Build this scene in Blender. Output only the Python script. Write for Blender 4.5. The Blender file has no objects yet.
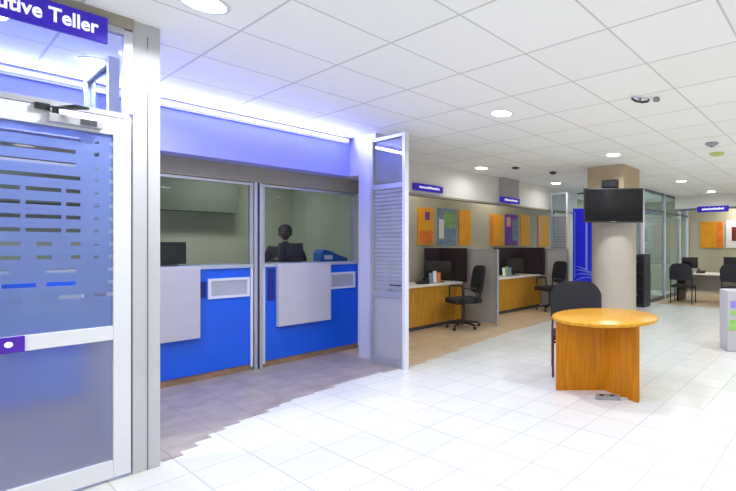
import bpy, bmesh, math, random
from mathutils import Vector, Matrix, Euler
random.seed(4)
PI = math.pi
S = bpy.context.scene
COL = S.collection

# ------------------------------------------------------------------ materials
def lin(c):
    c = c / 255.0
    return c / 12.92 if c <= .04045 else ((c + .055) / 1.055) ** 2.4
def rgb(r, g, b): return (lin(r), lin(g), lin(b), 1)
MATS = {}
def mat(name, col, rough=.5, metal=0, spec=.5, noise=0, nscale=20, bump=0, bscale=80, emit=None, es=0, coat=0):
    m = bpy.data.materials.new(name); m.use_nodes = True
    nt = m.node_tree; N = nt.nodes; L = nt.links
    b = N['Principled BSDF']
    b.inputs['Base Color'].default_value = rgb(*col)
    b.inputs['Roughness'].default_value = rough
    b.inputs['Metallic'].default_value = metal
    b.inputs['Specular IOR Level'].default_value = spec
    b.inputs['Coat Weight'].default_value = coat
    tc = N.new('ShaderNodeTexCoord')
    if noise:
        n = N.new('ShaderNodeTexNoise'); n.inputs['Scale'].default_value = nscale; n.inputs['Detail'].default_value = 4
        L.new(tc.outputs['Object'], n.inputs['Vector'])
        r = N.new('ShaderNodeValToRGB')
        c = Vector(rgb(*col)[:3])
        lo = c * (1 - noise); hi = c * (1 + noise)
        r.color_ramp.elements[0].color = (*lo, 1); r.color_ramp.elements[0].position = .3
        r.color_ramp.elements[1].color = (*[min(1, v) for v in hi], 1); r.color_ramp.elements[1].position = .7
        L.new(n.outputs['Fac'], r.inputs['Fac']); L.new(r.outputs['Color'], b.inputs['Base Color'])
    if bump:
        n2 = N.new('ShaderNodeTexNoise'); n2.inputs['Scale'].default_value = bscale
        L.new(tc.outputs['Object'], n2.inputs['Vector'])
        bp = N.new('ShaderNodeBump'); bp.inputs['Strength'].default_value = bump; bp.inputs['Distance'].default_value = .003
        L.new(n2.outputs['Fac'], bp.inputs['Height']); L.new(bp.outputs['Normal'], b.inputs['Normal'])
    if emit:
        b.inputs['Emission Color'].default_value = rgb(*emit); b.inputs['Emission Strength'].default_value = es
    MATS[name] = m
    return m

def grid_mat(name, tile, line, px, py, ox, oy, w, rough, var=.02, noise=.03, nscale=6, spec=.5, bump=0.1, stain=None):
    """square tiles laid on the floor / ceiling in world metres, with joints"""
    m = bpy.data.materials.new(name); m.use_nodes = True
    nt = m.node_tree; N = nt.nodes; L = nt.links; b = N['Principled BSDF']
    tc = N.new('ShaderNodeTexCoord'); sp = N.new('ShaderNodeSeparateXYZ'); L.new(tc.outputs['Object'], sp.inputs[0])
    def M(op, a, bb=None, cc=None):
        n = N.new('ShaderNodeMath'); n.operation = op
        for i, v in enumerate((a, bb, cc)):
            if v is None: continue
            if isinstance(v, (int, float)): n.inputs[i].default_value = v
            else: L.new(v, n.inputs[i])
        return n.outputs[0]
    def axis(o, p, off):
        t = M('DIVIDE', M('SUBTRACT', o, off), p)
        fl = M('FLOOR', t); fr = M('SUBTRACT', t, fl)
        d = M('MINIMUM', fr, M('SUBTRACT', 1, fr))
        return M('MULTIPLY', d, p), fl
    dx, fx = axis(sp.outputs[0], px, ox); dy, fy = axis(sp.outputs[1], py, oy)
    d = M('MINIMUM', dx, dy)
    fac = M('LESS_THAN', d, w / 2)
    cmb = N.new('ShaderNodeCombineXYZ'); L.new(fx, cmb.inputs[0]); L.new(fy, cmb.inputs[1])
    wn = N.new('ShaderNodeTexWhiteNoise'); wn.noise_dimensions = '2D'; L.new(cmb.outputs[0], wn.inputs['Vector'])
    no = N.new('ShaderNodeTexNoise'); no.inputs['Scale'].default_value = nscale; no.inputs['Detail'].default_value = 5
    L.new(tc.outputs['Object'], no.inputs['Vector'])
    v = M('ADD', M('MULTIPLY', wn.outputs['Value'], var), M('MULTIPLY', no.outputs['Fac'], noise))
    v = M('ADD', v, 1 - var / 2 - noise / 2)
    mul = N.new('ShaderNodeMix'); mul.data_type = 'RGBA'; mul.blend_type = 'MULTIPLY'; mul.inputs[0].default_value = 1
    mul.inputs[6].default_value = rgb(*tile); L.new(v, mul.inputs[7])
    mx = N.new('ShaderNodeMix'); mx.data_type = 'RGBA'; L.new(fac, mx.inputs[0])
    L.new(mul.outputs[2], mx.inputs[6]); mx.inputs[7].default_value = rgb(*line)
    L.new(mx.outputs[2], b.inputs['Base Color'])
    b.inputs['Roughness'].default_value = rough; b.inputs['Specular IOR Level'].default_value = spec
    bp = N.new('ShaderNodeBump'); bp.inputs['Strength'].default_value = bump; bp.inputs['Distance'].default_value = .004
    L.new(M('SUBTRACT', 1, fac), bp.inputs['Height']); L.new(bp.outputs['Normal'], b.inputs['Normal'])
    MATS[name] = m
    return m

def wood(name, col, rough=.35):
    m = bpy.data.materials.new(name); m.use_nodes = True
    nt = m.node_tree; N = nt.nodes; L = nt.links; b = N['Principled BSDF']
    tc = N.new('ShaderNodeTexCoord'); mp = N.new('ShaderNodeMapping'); mp.inputs['Scale'].default_value = (14, 14, 1.2)
    L.new(tc.outputs['Object'], mp.inputs[0])
    n = N.new('ShaderNodeTexNoise'); n.inputs['Scale'].default_value = 2.5; n.inputs['Detail'].default_value = 6
    L.new(mp.outputs[0], n.inputs['Vector'])
    r = N.new('ShaderNodeValToRGB'); c = Vector(rgb(*col)[:3])
    r.color_ramp.elements[0].color = (*(c * .78), 1); r.color_ramp.elements[0].position = .3
    r.color_ramp.elements[1].color = (*[min(1, v) for v in c * 1.15], 1); r.color_ramp.elements[1].position = .7
    L.new(n.outputs['Fac'], r.inputs[0]); L.new(r.outputs[0], b.inputs['Base Color'])
    b.inputs['Roughness'].default_value = rough; b.inputs['Specular IOR Level'].default_value = .25
    MATS[name] = m
    return m

def glassmat(name, tint=(235, 240, 245), gloss=.08, rough=.0, refl=.8):
    m = bpy.data.materials.new(name); m.use_nodes = True
    nt = m.node_tree; N = nt.nodes; L = nt.links
    N.remove(N['Principled BSDF']); out = N['Material Output']
    t = N.new('ShaderNodeBsdfTransparent'); t.inputs[0].default_value = rgb(*tint)
    g = N.new('ShaderNodeBsdfGlossy'); g.inputs['Roughness'].default_value = rough
    fr = N.new('ShaderNodeFresnel'); fr.inputs[0].default_value = 1.4
    mm = N.new('ShaderNodeMath'); mm.operation = 'MULTIPLY_ADD'; mm.inputs[1].default_value = refl; mm.inputs[2].default_value = gloss * .3
    L.new(fr.outputs[0], mm.inputs[0])
    mx = N.new('ShaderNodeMixShader'); L.new(mm.outputs[0], mx.inputs[0])
    L.new(t.outputs[0], mx.inputs[1]); L.new(g.outputs[0], mx.inputs[2]); L.new(mx.outputs[0], out.inputs[0])
    MATS[name] = m
    return m
def frostmat(name, col, clear=.4, tint=(225, 230, 240)):
    m = bpy.data.materials.new(name); m.use_nodes = True
    nt = m.node_tree; N = nt.nodes; L = nt.links
    N.remove(N['Principled BSDF']); out = N['Material Output']
    t = N.new('ShaderNodeBsdfTransparent'); t.inputs[0].default_value = rgb(*tint)
    tl = N.new('ShaderNodeBsdfTranslucent'); tl.inputs[0].default_value = rgb(*col)
    df = N.new('ShaderNodeBsdfDiffuse'); df.inputs[0].default_value = rgb(*col)
    a = N.new('ShaderNodeMixShader'); a.inputs[0].default_value = .45
    L.new(tl.outputs[0], a.inputs[1]); L.new(df.outputs[0], a.inputs[2])
    b = N.new('ShaderNodeMixShader'); b.inputs[0].default_value = clear
    L.new(a.outputs[0], b.inputs[1]); L.new(t.outputs[0], b.inputs[2]); L.new(b.outputs[0], out.inputs[0])
    MATS[name] = m
    return m

FLOOR = grid_mat('white_floor_tile', (214, 215, 212), (186, 188, 188), .345, .355, 1.45, 1.11, .009, .2, var=.07, noise=.1, spec=.5)
CEIL = grid_mat('ceiling_tile', (246, 247, 243), (208, 209, 205), .70, .70, 1.34, 1.36, .016, .9, var=.03, noise=.03, nscale=40, spec=.1, bump=.3)
GREYFLOOR = grid_mat('mottled_grey_floor', (154, 144, 132), (130, 121, 112), .345, .355, 1.45, 1.11, .008, .38, var=.1, noise=.9, nscale=5)
TANFLOOR = grid_mat('beige_floor_tile', (196, 172, 140), (166, 146, 118), .345, .355, 1.45, 1.11, .01, .4, var=.08, noise=.5, nscale=5)
WALL = mat('cream_wall', (226, 220, 204), .8, noise=.02, nscale=3)
GREYWALL = mat('pale_grey_wall', (180, 174, 152), .75, noise=.02, nscale=3)
TELLWALL = mat('olive_cream_wall', (206, 210, 176), .8, noise=.06, nscale=2)
BULK = mat('white_bulkhead_paint', (228, 225, 218), .8, noise=.015)
JAMB = mat('jamb_paint', (196, 196, 214), .55, noise=.02)
FASC = mat('fascia_paint', (158, 162, 232), .55, noise=.02)
HEAD = mat('beige_header_board', (160, 154, 136), .7, noise=.04)
ALU = mat('brushed_aluminium', (186, 188, 196), .38, .55, noise=.03, nscale=60)
WALU = mat('white_powder_coat', (220, 222, 230), .35, noise=.01)
DALU = mat('dark_aluminium', (120, 124, 134), .4, .6, noise=.04)
PILLAR = mat('pillar_grey_paint', (190, 190, 196), .5, noise=.03, nscale=4)
BLUE = mat('blue_laminate', (10, 92, 222), .3, noise=.05, nscale=3)
DBLUE = mat('dark_blue_recess', (10, 30, 120), .5, noise=.05)
WPAN = mat('off_white_laminate', (190, 188, 196), .45, noise=.03, nscale=5)
CTOP = mat('grey_worktop', (170, 176, 186), .35, noise=.05, nscale=60)
PLINTH = mat('brown_plinth', (150, 118, 92), .5, noise=.2, nscale=9)
OAK = wood('golden_beech_veneer', (196, 122, 2))
OAK2 = wood('table_top_veneer', (216, 156, 46), .3)
DESKW = wood('desk_front_veneer', (196, 142, 48))
DTOP = mat('cream_desk_top', (236, 232, 220), .35, noise=.02)
BLK = mat('black_fabric', (34, 35, 42), .8, noise=.25, nscale=90, bump=.3, bscale=300)
BPL = mat('black_plastic', (26, 27, 31), .42, noise=.1)
SCR = mat('dark_screen_glass', (12, 13, 17), .12, noise=.05)
DBROWN = mat('dark_brown_screen_fabric', (44, 28, 34), .85, noise=.3, nscale=60)
CHROME = mat('chrome', (200, 202, 206), .18, .95, noise=.02)
PGREY = mat('grey_partition_fabric', (178, 174, 172), .8, noise=.07, nscale=50, bump=.2)
PURP = mat('purple_sign', (46, 20, 168), .35, noise=.03, emit=(60, 30, 210), es=.25)
PURPL = mat('purple_tag', (74, 22, 170), .35, noise=.03)
WTXT = mat('white_lettering', (244, 244, 252), .4, noise=.01, emit=(240, 240, 255), es=.5)
GLASS = glassmat('clear_glass', gloss=.03, refl=.45)
BGLASS = glassmat('tinted_office_glass', (224, 236, 240), .05, refl=.22)
FROST = frostmat('frosted_film', (158, 174, 208), .35, (215, 224, 240))
FROSTL = frostmat('frosted_lower_glass', (150, 158, 184), .58, (212, 220, 236))
def blurglass(name, col, share=.25, rough=.35):
    m = bpy.data.materials.new(name); m.use_nodes = True
    nt = m.node_tree; N = nt.nodes; L = nt.links
    N.remove(N['Principled BSDF']); out = N['Material Output']
    t = N.new('ShaderNodeBsdfRefraction'); t.inputs[0].default_value = rgb(226, 230, 240); t.inputs['Roughness'].default_value = rough; t.inputs['IOR'].default_value = 1.25
    df = N.new('ShaderNodeBsdfDiffuse'); df.inputs[0].default_value = rgb(*col)
    b = N.new('ShaderNodeMixShader'); b.inputs[0].default_value = share
    L.new(t.outputs[0], b.inputs[1]); L.new(df.outputs[0], b.inputs[2]); L.new(b.outputs[0], out.inputs[0])
    MATS[name] = m
    return m
FROSTL = blurglass('etched_lower_glass', (178, 184, 204))
FROSTP = frostmat('frosted_partition_film', (206, 206, 218), .35)
ORANGE = mat('orange_poster_board', (232, 158, 32), .5, noise=.08, nscale=4)
POST_O = mat('orange_red_print', (226, 120, 44), .5, noise=.15, nscale=6)
POST_G = mat('green_print', (130, 168, 96), .5, noise=.3, nscale=14)
POST_B = mat('blue_grey_print', (118, 138, 158), .5, noise=.3, nscale=14)
POST_P = mat('purple_print', (112, 62, 158), .5, noise=.25, nscale=12)
POST_W = mat('white_print', (222, 222, 222), .5, noise=.04)
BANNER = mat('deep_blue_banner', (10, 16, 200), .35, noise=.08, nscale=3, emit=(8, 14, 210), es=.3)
BANW = mat('banner_white_swirl', (150, 170, 245), .35, noise=.03)
COLM = mat('cream_column_paint', (186, 176, 164), .6, noise=.03, nscale=3)
SILV = mat('silver_plastic', (150, 152, 158), .35, .3, noise=.1)
SKIN = mat('brown_skin', (74, 50, 40), .55, noise=.1)
SHIRT = mat('charcoal_cloth', (30, 31, 42), .85, noise=.2, nscale=60)
HAIR = mat('black_hair', (12, 11, 12), .8, noise=.3, nscale=90, bump=.6, bscale=160)
LAMP = mat('lamp_diffuser', (255, 255, 255), .5, noise=.01, emit=(255, 253, 250), es=14)
LED = mat('violet_led_tube', (200, 200, 255), .4, noise=.01, emit=(120, 116, 255), es=4)
PAPER = mat('white_paper', (236, 236, 238), .7, noise=.02)
TEAL = mat('teal_blue_plastic', (26, 104, 178), .35, noise=.1)
YELG = mat('yellow_green_plastic', (196, 206, 110), .5, noise=.06)
REDW = mat('dark_red_wood', (104, 34, 26), .45, noise=.2)
PINK = mat('pink_print', (232, 168, 150), .5, noise=.12, nscale=14)
LGRN = mat('leaf_green_print', (150, 206, 110), .5, noise=.12, nscale=14)
LAV = mat('lavender_print', (150, 140, 222), .5, noise=.1, nscale=14)
DGREY = mat('dark_grey_metal', (70, 72, 78), .5, .4, noise=.06)
BLIND = mat('grey_blind_slats', (190, 200, 204), .6, noise=.05)

# ------------------------------------------------------------------ helpers
class MB:
    def __init__(s): s.bm = bmesh.new()
    def box(s, x0, x1, y0, y1, z0, z1, bev=0, M=None):
        r = bmesh.ops.create_cube(s.bm, size=1)
        vs = r['verts']
        for v in vs:
            v.co = Vector(((x0 + x1) / 2 + v.co.x * (x1 - x0), (y0 + y1) / 2 + v.co.y * (y1 - y0), (z0 + z1) / 2 + v.co.z * (z1 - z0)))
        if bev:
            es = list({e for v in vs for e in v.link_edges})
            r2 = bmesh.ops.bevel(s.bm, geom=es, offset=bev, segments=2, affect='EDGES', profile=.6)
            vs = list({v for f in r2['faces'] for v in f.verts} | {v for v in vs if v.is_valid})
        if M:
            for v in vs: v.co = M @ v.co
        return s
    def tube(s, pts, r, seg=10, radii=None, close=False):
        pts = [Vector(p) for p in pts]; n = len(pts); rings = []
        up = Vector((0, 0, 1))
        prev = None
        for i, p in enumerate(pts):
            if close: t = (pts[(i + 1) % n] - pts[i - 1]).normalized()
            elif i == 0: t = (pts[1] - p).normalized()
            elif i == n - 1: t = (p - pts[i - 1]).normalized()
            else: t = ((pts[i + 1] - p).normalized() + (p - pts[i - 1]).normalized()).normalized()
            if prev is None:
                a = up if abs(t.dot(up)) < .95 else Vector((1, 0, 0))
                u = t.cross(a).normalized()
            else:
                u = (prev - t * prev.dot(t)).normalized()
            prev = u; w = t.cross(u)
            rr = radii[i] if radii else r
            rings.append([s.bm.verts.new(p + (u * math.cos(2 * PI * k / seg) + w * math.sin(2 * PI * k / seg)) * rr) for k in range(seg)])
        rng = range(n) if close else range(n - 1)
        for i in rng:
            A, B = rings[i], rings[(i + 1) % n]
            for k in range(seg): s.bm.faces.new((A[k], A[(k + 1) % seg], B[(k + 1) % seg], B[k]))
        if not close:
            s.bm.faces.new(rings[0][::-1]); s.bm.faces.new(rings[-1])
        return s
    def lathe(s, prof, cx=0, cy=0, seg=32, M=None, cap=True):
        rings = []
        for r, z in prof:
            if r < 1e-5: rings.append([s.bm.verts.new((cx, cy, z))])
            else: rings.append([s.bm.verts.new((cx + r * math.cos(2 * PI * k / seg), cy + r * math.sin(2 * PI * k / seg), z)) for k in range(seg)])
        for A, B in zip(rings, rings[1:]):
            for k in range(seg):
                k2 = (k + 1) % seg
                if len(A) == 1 and len(B) == 1: continue
                if len(A) == 1: s.bm.faces.new((A[0], B[k], B[k2]))
                elif len(B) == 1: s.bm.faces.new((A[k], A[k2], B[0]))
                else: s.bm.faces.new((A[k], A[k2], B[k2], B[k]))
        if cap and len(rings[0]) > 1: s.bm.faces.new(rings[0][::-1])
        if cap and len(rings[-1]) > 1: s.bm.faces.new(rings[-1])
        if M:
            for R in rings:
                for v in R: v.co = M @ v.co
        return s
    def prism(s, pts, z0, z1, M=None):
        a = [s.bm.verts.new((x, y, z0)) for x, y in pts]; b = [s.bm.verts.new((x, y, z1)) for x, y in pts]
        n = len(pts)
        s.bm.faces.new(a[::-1]); s.bm.faces.new(b)
        for i in range(n): s.bm.faces.new((a[i], a[(i + 1) % n], b[(i + 1) % n], b[i]))
        if M:
            for v in a + b: v.co = M @ v.co
        return s
    def ell(s, c, r, seg=20, rings=12):
        R = bmesh.ops.create_uvsphere(s.bm, u_segments=seg, v_segments=rings, radius=1)
        for v in R['verts']: v.co = Vector((c[0] + v.co.x * r[0], c[1] + v.co.y * r[1], c[2] + v.co.z * r[2]))
        return s
    def xf(s, M):
        for v in s.bm.verts: v.co = M @ v.co
        return s
    def build(s, name, m, parent=None, smooth=False, **kw):
        bmesh.ops.recalc_face_normals(s.bm, faces=s.bm.faces)
        me = bpy.data.meshes.new(name); s.bm.to_mesh(me); s.bm.free()
        if smooth:
            for p in me.polygons: p.use_smooth = True
        me.materials.append(m)
        o = bpy.data.objects.new(name, me); COL.objects.link(o)
        if smooth:
            md = o.modifiers.new('es', 'EDGE_SPLIT'); md.split_angle = math.radians(40)
        if parent: o.parent = parent
        for k, v in kw.items(): o[k] = v
        return o
def thing(name, label, cat, loc=(0, 0, 0), rz=0, group=None, kind=None):
    o = bpy.data.objects.new(name, None); COL.objects.link(o)
    o.empty_display_size = .1
    o.location = loc; o.rotation_euler = (0, 0, rz)
    if label: o['label'] = label
    if cat: o['category'] = cat
    if group: o['group'] = group
    if kind: o['kind'] = kind
    return o
def tag(o, label, cat, group=None):
    o['label'] = label; o['category'] = cat
    if group: o['group'] = group
    return o
def dup(root, loc, rz, label, group=None):
    r = root.copy(); COL.objects.link(r); r.location = loc; r.rotation_euler = (0, 0, rz); r['label'] = label
    if group: r['group'] = group
    def rec(a, b):
        for ch in a.children:
            c = ch.copy(); COL.objects.link(c); c.parent = b; rec(ch, c)
    rec(root, r)
    return r
def struct(name, mb, m, **kw):
    return mb.build(name, m, None, kind='structure', **kw)
def text_mesh(body, size, name, m, parent, M, bold=.012, ext=.004, sx=1):
    cu = bpy.data.curves.new(name, 'FONT'); cu.body = body; cu.size = size; cu.extrude = ext; cu.offset = bold * size
    cu.resolution_u = 3
    tmp = bpy.data.objects.new('tmp_text', cu); COL.objects.link(tmp)
    bpy.context.view_layer.update()
    dg = bpy.context.evaluated_depsgraph_get()
    me = bpy.data.meshes.new_from_object(tmp.evaluated_get(dg))
    bpy.data.objects.remove(tmp)
    w = max(v.co.x for v in me.vertices)
    me.transform(M @ Matrix.Diagonal((sx, 1, 1, 1)))
    me.materials.clear(); me.materials.append(m); me.name = name
    o = bpy.data.objects.new(name, me); COL.objects.link(o); o.parent = parent
    return o, w

# ------------------------------------------------------------------ room shell
H = 2.98
X0, X1, Y0, Y1 = -2.6, 14.6, -5.0, 5.95
struct('floor', MB().box(X0, X1 + .2, Y0, 8.6, -.1, 0), FLOOR)
def jag(pts, step):
    """boundary that runs in little tile-sized steps"""
    out = []
    for (xa, ya), (xb, yb) in zip(pts, pts[1:]):
        n = max(1, int(abs(xb - xa) / step))
        for i in range(n):
            x = xa + (xb - xa) * i / n; x2 = xa + (xb - xa) * (i + 1) / n; y = ya + (yb - ya) * i / n + random.uniform(-.03, .03)
            out += [(x, y), (x2, y)]
    return out
gp = jag([(-1.2, 3.93), (1.05, 3.96), (1.4, 4.2), (1.78, 4.36), (2.17, 4.50), (3.0, 4.60), (3.52, 4.50)], .115) + [(3.52, 6.4), (-1.2, 6.4)]
struct('floor', MB().prism(gp, 0, .004), GREYFLOOR)
gp = jag([(3.54, 4.48), (5.27, 4.84), (7.76, 5.04), (9.3, 5.3)], .345) + [(11.0, 5.35), (11.0, 7.1), (3.54, 7.1)]
struct('floor', MB().prism(gp, 0, .004), TANFLOOR)
struct('floor', MB().box(11.25, 14.6, -1, 4.33, 0, .004), TANFLOOR)
struct('ceiling', MB().box(X0, X1 + .2, Y0, 8.6, H, H + .1), CEIL)
# walls
struct('wall_left', MB().box(3.9, X1 + .2, 7.1, 7.2, 0, H), GREYWALL)
struct('wall_far', MB().box(X1, X1 + .2, Y0, 7.1, 0, H), GREYWALL)
struct('wall_right', MB().box(X0, X1 + .2, Y0 - .1, Y0, 0, H), WALL)
struct('wall_back', MB().box(X0 - .1, X0, Y0, 8.6, 0, H), WALL)
struct('wall_teller_back', MB().box(X0, 3.9, 8.0, 8.1, 0, H), TELLWALL)
struct('wall_teller_side', MB().box(3.86, 3.98, 5.95, 8.0, 0, H), mat('grey_green_wall', (180, 188, 160), .8, noise=.04, nscale=3))
struct('wall_teller_end', MB().box(3.55, 3.98, 5.12, 5.50, 0, 2.46).box(3.55, 3.98, 5.12, 5.95, 2.46, H).box(3.87, 3.98, 5.50, 5.95, 0, 2.46), JAMB)
struct('trim_1', MB().box(4.02, X1, 7.07, 7.1, 0, .1), WALU)
# bulkheads
b = MB().box(3.98, 10.7, 6.25, 6.37, 2.42, H)
struct('wall_bulkhead_left', b, BULK)
struct('trim_2', MB().box(3.98, 10.7, 6.23, 6.39, 2.385, 2.42), HEAD)
struct('wall_bulkhead_far', MB().box(13.2, 13.35, -5, 4.33, 2.60, H), BULK)
struct('trim_3', MB().box(13.18, 13.37, -5, 4.33, 2.55, 2.60), DALU)
# drop-down pier above second counselling desk
struct('wall_drop_pier', MB().box(7.37, 7.94, 6.15, 6.25, 2.55, H), PGREY)
# teller fascia and header
struct('wall_teller_fascia', MB().box(-1.4, 3.55, 5.70, 5.95, 2.46, H), FASC)
struct('wall_teller_header', MB().box(-1.4, 3.86, 5.95, 6.03, 2.27, H), HEAD)
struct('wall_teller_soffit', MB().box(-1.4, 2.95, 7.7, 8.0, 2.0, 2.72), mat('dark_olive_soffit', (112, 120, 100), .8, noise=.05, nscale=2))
struct('ceiling_teller', MB().box(X0, 3.86, 6.03, 8.0, 2.72, 2.76), TELLWALL)
# wall closing the executive teller booth at the left
struct('wall_booth_left', MB().box(-1.5, -1.4, 3.88, 8.0, 0, H), WALL)
# door wall: pillar, header beam, transom
struct('wall_pillar', MB().box(.878, 1.02, 3.88, 4.0, 0, H, .006), PILLAR)
struct('trim_4', MB().box(.95, .955, 3.876, 3.882, 0, H - .08), DALU)
struct('wall_door_header', MB().box(-1.4, .878, 3.86, 4.0, 2.91, H), HEAD)

# ------------------------------------------------------------------ glass door of the executive teller booth
door = thing('door_1', None, None, (.33, 3.9, 0), kind='structure')
def dl(mb): return mb.xf(Matrix.Translation((-.33, -3.9, 0)))
f = MB()
f.box(.785, .87, 3.88, 3.93, .02, 2.32, .004); f.box(-.42, -.34, 3.88, 3.93, .02, 2.32, .004)
f.box(-.34, .785, 3.88, 3.93, 2.21, 2.32, .004); f.box(-.34, .785, 3.88, 3.93, .9, .99, .004); f.box(-.34, .785, 3.88, 3.93, .02, .13, .004)
dl(f).build('door_frame', WALU, door)
dl(MB().box(-.34, .785, 3.902, 3.908, .99, 2.21)).build('glass_pane', GLASS, door)
dl(MB().box(-.34, .785, 3.902, 3.908, .13, .9)).build('glass_pane', FROSTL, door)
# frosted film in stripes
fb = MB()
z = 2.21; k = 0
ys = (3.898, 3.9015)
film_top = 2.21
gaps = [(2.165 - .080 * i) for i in range(13)]
prevz = film_top
for i, gz in enumerate(gaps):
    fb.box(-.34, .785, *ys, gz, prevz)
    g0 = gz - .024
    segs = [(-.34, .62 if i % 3 else .64), (.700, .722), (.770, .785)]
    if i >= 4: segs = [(-.34, .40), (.42, .56), (.58, .64), (.700, .722), (.770, .785)]
    if i in (8, 9): segs = [(-.34, .1), (.18, .40), (.46, .52), (.60, .64), (.700, .722), (.770, .785)]
    if i in (10, 11): segs = [(-.34, .36 + .1 * (i % 2)), (.5, .62), (.765, .785)]
    if i == 12: segs = [(-.34, .3), (.55, .66), (.7, .785)]
    x = -.34
    for a, c in segs:
        if a > x: fb.box(x, a, *ys, g0, gz)
        x = c
    if x < .785: fb.box(x, .785, *ys, g0, gz)
    prevz = g0
fb.box(-.34, .785, *ys, .99, prevz)
dl(fb).build('frosted_film', FROST, door)
t = dl(MB().box(.18, .415, 3.872, 3.88, .9, .99, .003)).build('push_tag', PURPL, door)
dl(MB().lathe([(0, 0), (.016, 0), (.016, .003), (0, .003)], seg=20, M=Matrix.Translation((.355, 3.872, .948)) @ Matrix.Rotation(PI / 2, 4, 'X'))).build('tag_mark', WTXT, t)
# closer on the top rail
cl = thing('door_closer', 'silver door closer with folding arm on top rail of the glass door', 'door closer', (.6, 3.86, 2.24))
def cx(mb): return mb.xf(Matrix.Translation((-.6, -3.86, -2.24)))
cx(MB().box(.50, .73, 3.825, 3.88, 2.225, 2.275, .006)).build('closer_body', ALU, cl)
cx(MB().box(.63, .70, 3.82, 3.826, 2.232, 2.268)).build('cover_plate', DGREY, cl)
cx(MB().tube([(.53, 3.85, 2.275), (.53, 3.85, 2.32)], .014)).build('spindle', DGREY, cl)
cx(MB().tube([(.53, 3.85, 2.315), (.60, 3.78, 2.33), (.645, 3.73, 2.315)], .009)).build('arm', DGREY, cl)
cx(MB().tube([(.645, 3.73, 2.315), (.57, 3.80, 2.31), (.475, 3.87, 2.315)], .007)).build('arm', DGREY, cl)
cx(MB().box(.45, .51, 3.852, 3.88, 2.295, 2.33, .003)).build('arm_bracket', BPL, cl)

# transom above door
tr = thing('window_1', None, None, (.33, 3.9, 2.35), kind='structure')
def tx(mb): return mb.xf(Matrix.Translation((-.33, -3.9, -2.35)))
f = MB(); f.box(-1.4, .86, 3.88, 3.93, 2.325, 2.36); f.box(.835, .878, 3.88, 3.93, 2.36, 2.9); f.box(-1.4, .835, 3.88, 3.93, 2.87, 2.91); f.box(-.46, -.42, 3.88, 3.93, 0, 2.87)
tx(f).build('window_frame', ALU, tr)
tx(MB().box(-1.4, .835, 3.902, 3.908, 2.36, 2.87)).build('glass_pane', GLASS, tr)
# fixed glazing left of door
fl = thing('window_2', None, None, (-.9, 3.9, 0), kind='structure')
f = MB(); f.box(-.5, -.46 + .9 - .9 , -.02, .03, 0, 2.3); f.box(-.5, .44, -.02, .03, 0, .1)
f.build('window_frame', ALU, fl)
MB().box(-.5, .44, .002, .008, .1, 2.3).build('glass_pane', GLASS, fl)
# sign
sg = thing('door_sign', 'deep purple sign with bold white lettering above glass door', 'sign', (.2, 3.86, 2.84))
MB().box(-1.2, .55, -.03, .0, -.075, .085, .004).build('sign_board', PURP, sg)
tt, w = text_mesh('Executive Teller', .116, 'sign_lettering', WTXT, sg, Matrix.Translation((0, -.031, -.03)) @ Matrix.Rotation(PI / 2, 4, 'X'), bold=.022)
sc_ = 1.0
xmax = max(v.co.x for v in tt.data.vertices)
# "Teller" spans about .20 m in the photograph
kx = .74
for v in tt.data.vertices: v.co.x = (v.co.x - xmax) * kx + .508

# ------------------------------------------------------------------ teller counters
def teller_counter(label, x0, x1, px0, px1, slot, recess, group='blue teller counters'):
    r = thing('teller_counter', label, 'counter', ((x0 + x1) / 2, 5.95, 0), group=group)
    mx = (x0 + x1) / 2
    def T(mb): return mb.xf(Matrix.Translation((-mx, -5.95, 0)))
    T(MB().box(x0 + .03, x1 - .03, 5.95, 6.0, .08, 1.24, .003)).build('front_panel', BLUE, r)
    T(MB().box(x0 + .02, x1 - .02, 5.965, 6.02, 0, .08)).build('plinth', PLINTH, r)
    T(MB().box(x0, x1, 5.93, 6.5, 1.24, 1.28, .004)).build('worktop', CTOP, r)
    for e0 in (x0 + .005, x1 - .03): T(MB().box(e0, e0 + .025, 5.94, 6.0, .05, 1.24)).build('edge_trim', WALU, r)
    T(MB().box(px0, px1, 5.88, 5.95, .49, 1.27, .005)).build('document_panel', WPAN, r)
    s0, s1 = slot
    fr = MB()
    fr.box(s0, s1, 5.935, 5.952, 1.10, 1.13).box(s0, s1, 5.935, 5.952, .90, .93).box(s0, s0 + .03, 5.935, 5.952, .93, 1.10).box(s1 - .03, s1, 5.935, 5.952, .93, 1.10)
    sf = T(fr).build('slot_frame', WALU, r)
    T(MB().box(s0 + .03, s1 - .03, 5.944, 5.951, .93, 1.10)).build('slot_plate', CTOP, sf)
    T(MB().box(recess[0], recess[1], 5.944, 5.951, recess[2], recess[3])).build('recess_pull', DBLUE, r)
    return r
teller_counter('blue teller counter directly right of the big grey pillar', 1.17, 2.44, 1.42, 1.89, (1.98, 2.40), (1.905, 1.965, .92, 1.10))
teller_counter('blue teller counter in front of the person, next to slatted glass partition', 2.54, 3.86, 2.70, 3.38, (3.39, 3.78), (2.60, 2.68, .82, 1.22))
teller_counter('blue teller counter behind the frosted glass door', -.20, 1.07, .0, .5, (.62, 1.02), (.54, .60, .92, 1.10))
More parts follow.
